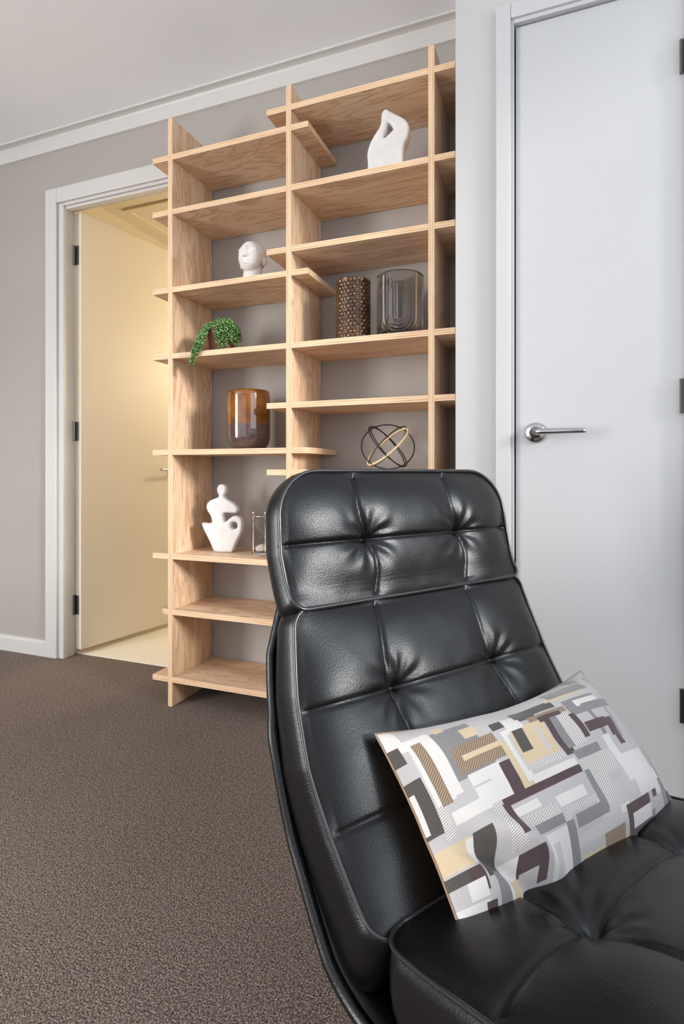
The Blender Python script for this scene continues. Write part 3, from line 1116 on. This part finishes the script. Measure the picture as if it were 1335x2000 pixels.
    tube('piping', pipe[::2], 0.0030, M['piping'], o, 8, True)
    return o

TU = (0.294, 0.706)
pad('headrest', [(0.040, 0.612), (0.020, 0.641), (0.004, 0.694), (-0.004, 0.741), (-0.014, 0.785), (-0.024, 0.819)],
    [(0, 0.500), (0.4, 0.512), (1, 0.500)], 0.055, TU, (0.46,), 0.034, 0.075, 0.02)
pad('backrest', [(0.262, 0.272), (0.228, 0.289), (0.195, 0.318), (0.157, 0.360), (0.126, 0.402), (0.097, 0.452), (0.076, 0.496), (0.058, 0.542), (0.042, 0.590), (0.036, 0.612)],
    [(0, 0.530), (0.5, 0.548), (0.72, 0.535), (1, 0.500)], 0.07, TU, (0.30, 0.665), 0.036, 0.025, 0.03,
    ttab=[(0, 0.12), (0.3, 0.105), (0.6, 0.085), (1, 0.06)])
pad('seat', [(0.84, 0.285), (0.80, 0.335), (0.70, 0.362), (0.56, 0.352), (0.439, 0.324), (0.335, 0.297), (0.280, 0.287), (0.258, 0.284)],
    [(0, 0.50), (0.4, 0.545), (1, 0.530)], 0.095, (0.30, 0.70), (0.40, 0.73), 0.030, 0.035, 0.05, edge_k=0.05, tuftd=0.030)

# outer shell: a curved tray behind and below the pads
def shell_part():
    sp_ = prof([(-0.075, 0.765), (-0.062, 0.70), (-0.052, 0.60), (-0.036, 0.511), (-0.012, 0.454), (0.014, 0.408), (0.060, 0.315), (0.104, 0.262), (0.152, 0.210), (0.198, 0.176),
                (0.26, 0.163), (0.36, 0.176), (0.50, 0.205), (0.66, 0.235), (0.78, 0.245)])
    cur = smooth_path([(p.x, p.y, 0) for p in sp_], 5)
    n = len(cur)
    vs, fs = [], []
    ring_n = 0
    rims = [[], []]
    for i, p in enumerate(cur):
        t = (cur[min(i + 1, n - 1)] - cur[max(i - 1, 0)]).normalized()
        nn = Vector((-t.y, t.x, 0))          # towards the pads
        k = i / (n - 1)
        ww = interp([(0, 0.30), (0.10, 0.40), (0.2, 0.50), (0.35, 0.552), (0.6, 0.560), (1, 0.50)], k) / 2
        sec = []
        lip = interp([(0, 0.0), (0.15, 0.004), (0.3, 0.018), (0.6, 0.020), (1, 0.012)], k)
        for q in range(13):
            f = q / 12 * 2 - 1
            sec.append((f * ww, lip * abs(f) ** 6))
        for q in range(12, -1, -1):
            f = q / 12 * 2 - 1
            sec.append((f * (ww + (0.0 if abs(f) < 1 else 0.004)), lip * abs(f) ** 6 - 0.014 + 0.004 * abs(f) ** 8))
        ring_n = len(sec)
        for l, h in sec:
            P = p + nn * h
            vs.append(Vector((P.x, l, P.y)))
        for sgn in (0, 1):
            P = p + nn * (lip - 0.005)
            rims[sgn].append(Vector((P.x, (ww + 0.002) * (1 if sgn else -1), P.y)))
    for i in range(n - 1):
        for q in range(ring_n):
            r = (q + 1) % ring_n
            fs.append((i * ring_n + q, i * ring_n + r, (i + 1) * ring_n + r, (i + 1) * ring_n + q))
    fs.append(tuple(range(ring_n)))
    fs.append(tuple(reversed(range((n - 1) * ring_n, n * ring_n))))
    o = from_py('shell', vs, fs, M['leather'], chair, True)
    for r in rims:
        tube('rim', r, 0.0085, M['leather'], o, 10)
    return o
shell_part()
# swivel pedestal, below the seat and out of frame
PS = 0.12
o = lathe('pedestal_base', [(0, 0), (0.27, 0), (0.275, 0.006), (0.26, 0.016), (0.08, 0.026), (0.04, 0.034), (0, 0.034)], M['black_metal'], chair, 56)
o.location = (PS, 0, 0)
o = lathe('pedestal_column', [(0.0, 0.03), (0.032, 0.03), (0.030, 0.07), (0.026, 0.16), (0.034, 0.19), (0.0, 0.19)], M['black_metal'], chair, 28)
o.location = (PS, 0, 0)
bm = bmesh.new()
add_box(bm, (PS - 0.10, -0.09, 0.180), (PS + 0.14, 0.09, 0.205), 0.004)
from_bm('swivel_plate', bm, M['black_metal'], chair)

# ------------------------------------------------------------------ cushion
PAT = [('W', 0.000, 0.044, 0.844, 1.000), ('D', 0.000, 0.028, 0.772, 0.884), ('L', 0.000, 0.025, 0.719, 0.775), ('D', 0.000, 0.037, 0.412, 0.688),
       ('W', 0.000, 0.009, 0.428, 0.631), ('S', 0.037, 0.062, 0.369, 0.788), ('W', 0.047, 0.116, 0.516, 0.900), ('N', 0.056, 0.084, 0.512, 0.863),
       ('G', 0.119, 0.237, 0.581, 0.878), ('W', 0.147, 0.250, 0.422, 0.587), ('L', 0.097, 0.200, 0.516, 0.528), ('W', 0.066, 0.206, 0.406, 0.469),
       ('L', 0.103, 0.178, 0.200, 0.409), ('S', 0.166, 0.200, 0.209, 0.422), ('B', 0.131, 0.159, 0.869, 0.922), ('B', 0.197, 0.244, 0.766, 0.844),
       ('N', 0.131, 0.281, 0.597, 0.747), ('B', 0.156, 0.297, 0.663, 0.691), ('B', 0.281, 0.319, 0.425, 0.659), ('W', 0.306, 0.334, 0.441, 0.728),
       ('W', 0.325, 0.512, 0.422, 0.459), ('S', 0.325, 0.359, 0.494, 0.703), ('S', 0.338, 0.503, 0.478, 0.519), ('B', 0.331, 0.484, 0.516, 0.716),
       ('D', 0.347, 0.387, 0.581, 0.747), ('S', 0.431, 0.456, 0.541, 0.678), ('D', 0.287, 0.478, 0.753, 0.800), ('W', 0.331, 0.400, 0.706, 0.800),
       ('N', 0.434, 0.619, 0.722, 0.759), ('D', 0.387, 0.584, 0.775, 0.825), ('B', 0.559, 0.791, 0.825, 0.859), ('G', 0.591, 0.841, 0.837, 0.916),
       ('G', 0.625, 0.819, 0.669, 0.791), ('W', 0.675, 0.819, 0.722, 0.772), ('G', 0.700, 0.822, 0.475, 0.706), ('L', 0.722, 0.812, 0.456, 0.666),
       ('G', 0.697, 0.909, 0.666, 0.731), ('A', 0.472, 0.584, 0.703, 0.741), ('A', 0.487, 0.534, 0.484, 0.713), ('G', 0.519, 0.559, 0.509, 0.706),
       ('S', 0.550, 0.609, 0.512, 0.706), ('A', 0.606, 0.631, 0.534, 0.688), ('A', 0.637, 0.762, 0.547, 0.606), ('A', 0.750, 0.803, 0.428, 0.600),
       ('G', 0.525, 0.650, 0.444, 0.491), ('S', 0.503, 0.716, 0.106, 0.441), ('W', 0.691, 0.728, 0.253, 0.506), ('L', 0.734, 0.769, 0.281, 0.487),
       ('W', 0.728, 0.869, 0.241, 0.375), ('A', 0.200, 0.512, 0.384, 0.416), ('A', 0.247, 0.284, 0.409, 0.584), ('A', 0.197, 0.219, 0.253, 0.400),
       ('L', 0.319, 0.516, 0.244, 0.384), ('W', 0.359, 0.484, 0.284, 0.325), ('G', 0.519, 0.547, 0.191, 0.384), ('S', 0.375, 0.516, 0.237, 0.269),
       ('G', 0.400, 0.541, 0.184, 0.234), ('S', 0.359, 0.391, 0.131, 0.253), ('S', 0.369, 0.631, 0.116, 0.159), ('W', 0.597, 0.647, 0.147, 0.175),
       ('L', 0.606, 0.672, 0.278, 0.322), ('W', 0.219, 0.306, 0.319, 0.359), ('S', 0.225, 0.356, 0.259, 0.306), ('G', 0.244, 0.353, 0.219, 0.262),
       ('G', 0.356, 0.387, 0.000, 0.222), ('W', 0.266, 0.353, 0.000, 0.212), ('S', 0.284, 0.316, 0.062, 0.172), ('A', 0.172, 0.250, 0.081, 0.191),
       ('L', 0.188, 0.228, 0.000, 0.125), ('A', 0.178, 0.237, 0.128, 0.194), ('S', 0.287, 0.494, 0.000, 0.019), ('L', 0.387, 0.691, 0.084, 0.109),
       ('B', 0.400, 0.694, 0.072, 0.094), ('N', 0.384, 0.506, 0.000, 0.072), ('A', 0.522, 0.719, 0.000, 0.072), ('W', 0.569, 0.728, 0.000, 0.031),
       ('G', 0.356, 0.484, 0.000, 0.034), ('A', 0.781, 0.869, 0.000, 0.188), ('W', 0.812, 0.875, 0.056, 0.200), ('L', 0.778, 0.859, 0.000, 0.141),
       ('G', 0.725, 0.784, 0.000, 0.100), ('W', 0.716, 0.897, 0.169, 0.262), ('D', 0.097, 0.141, 0.175, 0.347), ('G', 0.109, 0.159, 0.000, 0.184),
       ('B', 0.000, 0.091, 0.244, 0.350), ('W', 0.078, 0.094, 0.237, 0.338), ('A', 0.044, 0.087, 0.134, 0.225), ('D', 0.000, 0.050, 0.178, 0.228),
       ('W', 0.037, 0.084, 0.113, 0.175), ('W', 0.000, 0.084, 0.000, 0.097), ('A', 0.075, 0.100, 0.000, 0.091), ('W', 0.147, 0.184, 0.000, 0.194),
       ('B', 0.153, 0.188, 0.000, 0.119), ('L', 0.191, 0.291, 0.000, 0.019)]
PAT += [('A', 0.905, 0.925, 0.12, 0.38), ('A', 0.905, 0.972, 0.07, 0.12), ('A', 0.952, 0.972, 0.12, 0.32), ('W', 0.925, 0.952, 0.12, 0.40), ('G', 0.86, 0.90, 0.0, 0.20),
        ('G', 0.80, 0.88, 0.93, 1.0), ('D', 0.46, 0.60, 0.945, 1.0), ('W', 0.62, 0.70, 0.95, 1.0), ('B', 0.33, 0.42, 0.95, 1.0), ('G', 0.20, 0.30, 0.94, 1.0),
        ('A', 0.62, 0.76, 0.04, 0.17), ('W', 0.65, 0.76, 0.08, 0.125), ('N', 0.50, 0.60, 0.05, 0.12), ('G', 0.40, 0.50, 0.02, 0.08), ('S', 0.50, 0.62, 0.0, 0.05),
        ('G', 0.93, 0.95, 0.55, 0.95), ('W', 0.95, 0.975, 0.60, 0.90), ('S', 0.90, 0.97, 0.44, 0.52)]
def cloth(name, c, stripe=None, ang=0.0, sc=1900.0):
    m = NT(name)
    v = m.coords((1, 1, 1), (0, 0, ang))
    wv = m.n('ShaderNodeTexWave')
    wv.inputs['Scale'].default_value = sc / 6.283
    wv.inputs['Distortion'].default_value = 0.6
    m.l(v, wv.inputs['Vector'])
    col = lin(c)
    c2 = lin(stripe) if stripe else tuple(x * 0.92 for x in col)
    m.base(m.ramp(wv.outputs['Fac'], [(0.25, c2), (0.6, col)]))
    m.set(Roughness=0.75, Sheen_Weight=0.25)
    m.bump(wv.outputs['Fac'], 0.25, 0.0006)
    return m.m
CL = {'W': cloth('weave_white', (210, 206, 203)), 'L': cloth('weave_light_grey', (178, 174, 174), None, 0.5), 'S': cloth('weave_hatched_silver', (208, 204, 202), (150, 143, 141), 1.2, 820.0),
      'G': cloth('weave_mid_grey', (124, 123, 123), None, 0.9), 'D': cloth('weave_charcoal', (52, 48, 46), (84, 78, 72), 0.7, 900.0), 'A': cloth('weave_aubergine', (70, 50, 53), None, 0.3),
      'B': cloth('weave_beige', (200, 180, 148), None, 0.2), 'N': cloth('weave_brown_twill', (110, 90, 72), (160, 140, 116), 0.8, 760.0)}
CK = list(CL)
Lp_ang = math.atan((2400.0 - CX) / F_PX) - TH
PW, PH_, PT = 0.447, 0.230, 0.074
BLp = on_z(905, 1835, 0.306)
LPv = Vector((math.sin(Lp_ang), math.cos(Lp_ang), 0))
TLp = on_plane(735, 1440, BLp, LPv)
UPv = (TLp - BLp).normalized()
NPv = LPv.cross(UPv).normalized()
if NPv.z < 0:
    NPv = -NPv
cush = thing('scatter_cushion', 'rectangular cushion with a grey, beige and plum maze pattern on the chair', 'cushion')
ctr = BLp + LPv * (PW / 2) + UPv * (PH_ / 2)
cush.matrix_world = Matrix(((LPv.x, UPv.x, NPv.x, ctr.x), (LPv.y, UPv.y, NPv.y, ctr.y), (LPv.z, UPv.z, NPv.z, ctr.z), (0, 0, 0, 1)))
def cushion_pt(u, v, side):
    a, b = 2 * u - 1, 2 * v - 1
    pin = 0.020
    x = a * PW / 2 * (1 - pin * 1.6 * (1 - b * b) * abs(a) ** 3)
    y = b * PH_ / 2 - (1 - a * a) * abs(b) ** 3 * (0.022 if b > 0 else 0.020)
    e = max(0.0, (1 - a ** 4) * (1 - b ** 4)) ** 0.8
    h = PT * e * (0.92 + 0.08 * math.cos(a * 2.2)) * (1.0 if side > 0 else 0.55)
    # a saddle fold along the upper edge and a crumple at the lower left corner
    if side > 0:
        h -= 0.016 * math.exp(-((a + 0.10) / 0.16) ** 2) * max(0.0, b) ** 2 * e
        h -= 0.022 * math.exp(-(((a + 0.80) * 1.0 + (b + 0.45) * 0.5) / 0.07) ** 2) * math.exp(-((b + 0.62) / 0.30) ** 2)
        h += 0.014 * math.exp(-(((a + 0.62) * 1.0 + (b + 0.45) * 0.5) / 0.08) ** 2) * math.exp(-((b + 0.60) / 0.35) ** 2)
        h += noise.noise(Vector((a * 4, b * 3, 2.0))) * 0.005 * e
    return Vector((x, y, side * h))
def cushion_side(name, side, nu, nv, mats, parent):
    vs, fs, mi = [], [], []
    for j in range(nv + 1):
        for i in range(nu + 1):
            vs.append(cushion_pt(i / nu, j / nv, side))
    for j in range(nv):
        for i in range(nu):
            a = j * (nu + 1) + i
            f = (a, a + 1, a + nu + 2, a + nu + 1)
            fs.append(f if side > 0 else f[::-1])
            mi.append(CK.index(pattern((i + 0.5) / nu, (j + 0.5) / nv)) if side > 0 else 0)
    o = from_py(name, vs, fs, mats, parent, True)
    for p, k in zip(o.data.polygons, mi):
        p.material_index = k
    return o
def pattern(u, v):
    c = 'L'
    for col, u0, u1, v0, v1 in PAT:
        if u0 <= u <= u1 and v0 <= v <= v1:
            c = col
    return c
cushion_side('front_panel', 1, 180, 100, [CL[k] for k in CK], cush)
backm = cloth('weave_tan_back', (150, 122, 96), None, 0.4)
o = cushion_side('back_panel', -1, 40, 24, [backm], cush)
o['label'] = 'plain tan back of the cushion'
edge = [cushion_pt(i / 40, 0, 1) for i in range(40)] + [cushion_pt(1, j / 24, 1) for j in range(24)] + [cushion_pt(1 - i / 40, 1, 1) for i in range(40)] + [cushion_pt(0, 1 - j / 24, 1) for j in range(24)]
tube('seam', edge, 0.0016, backm, cush, 6, True)
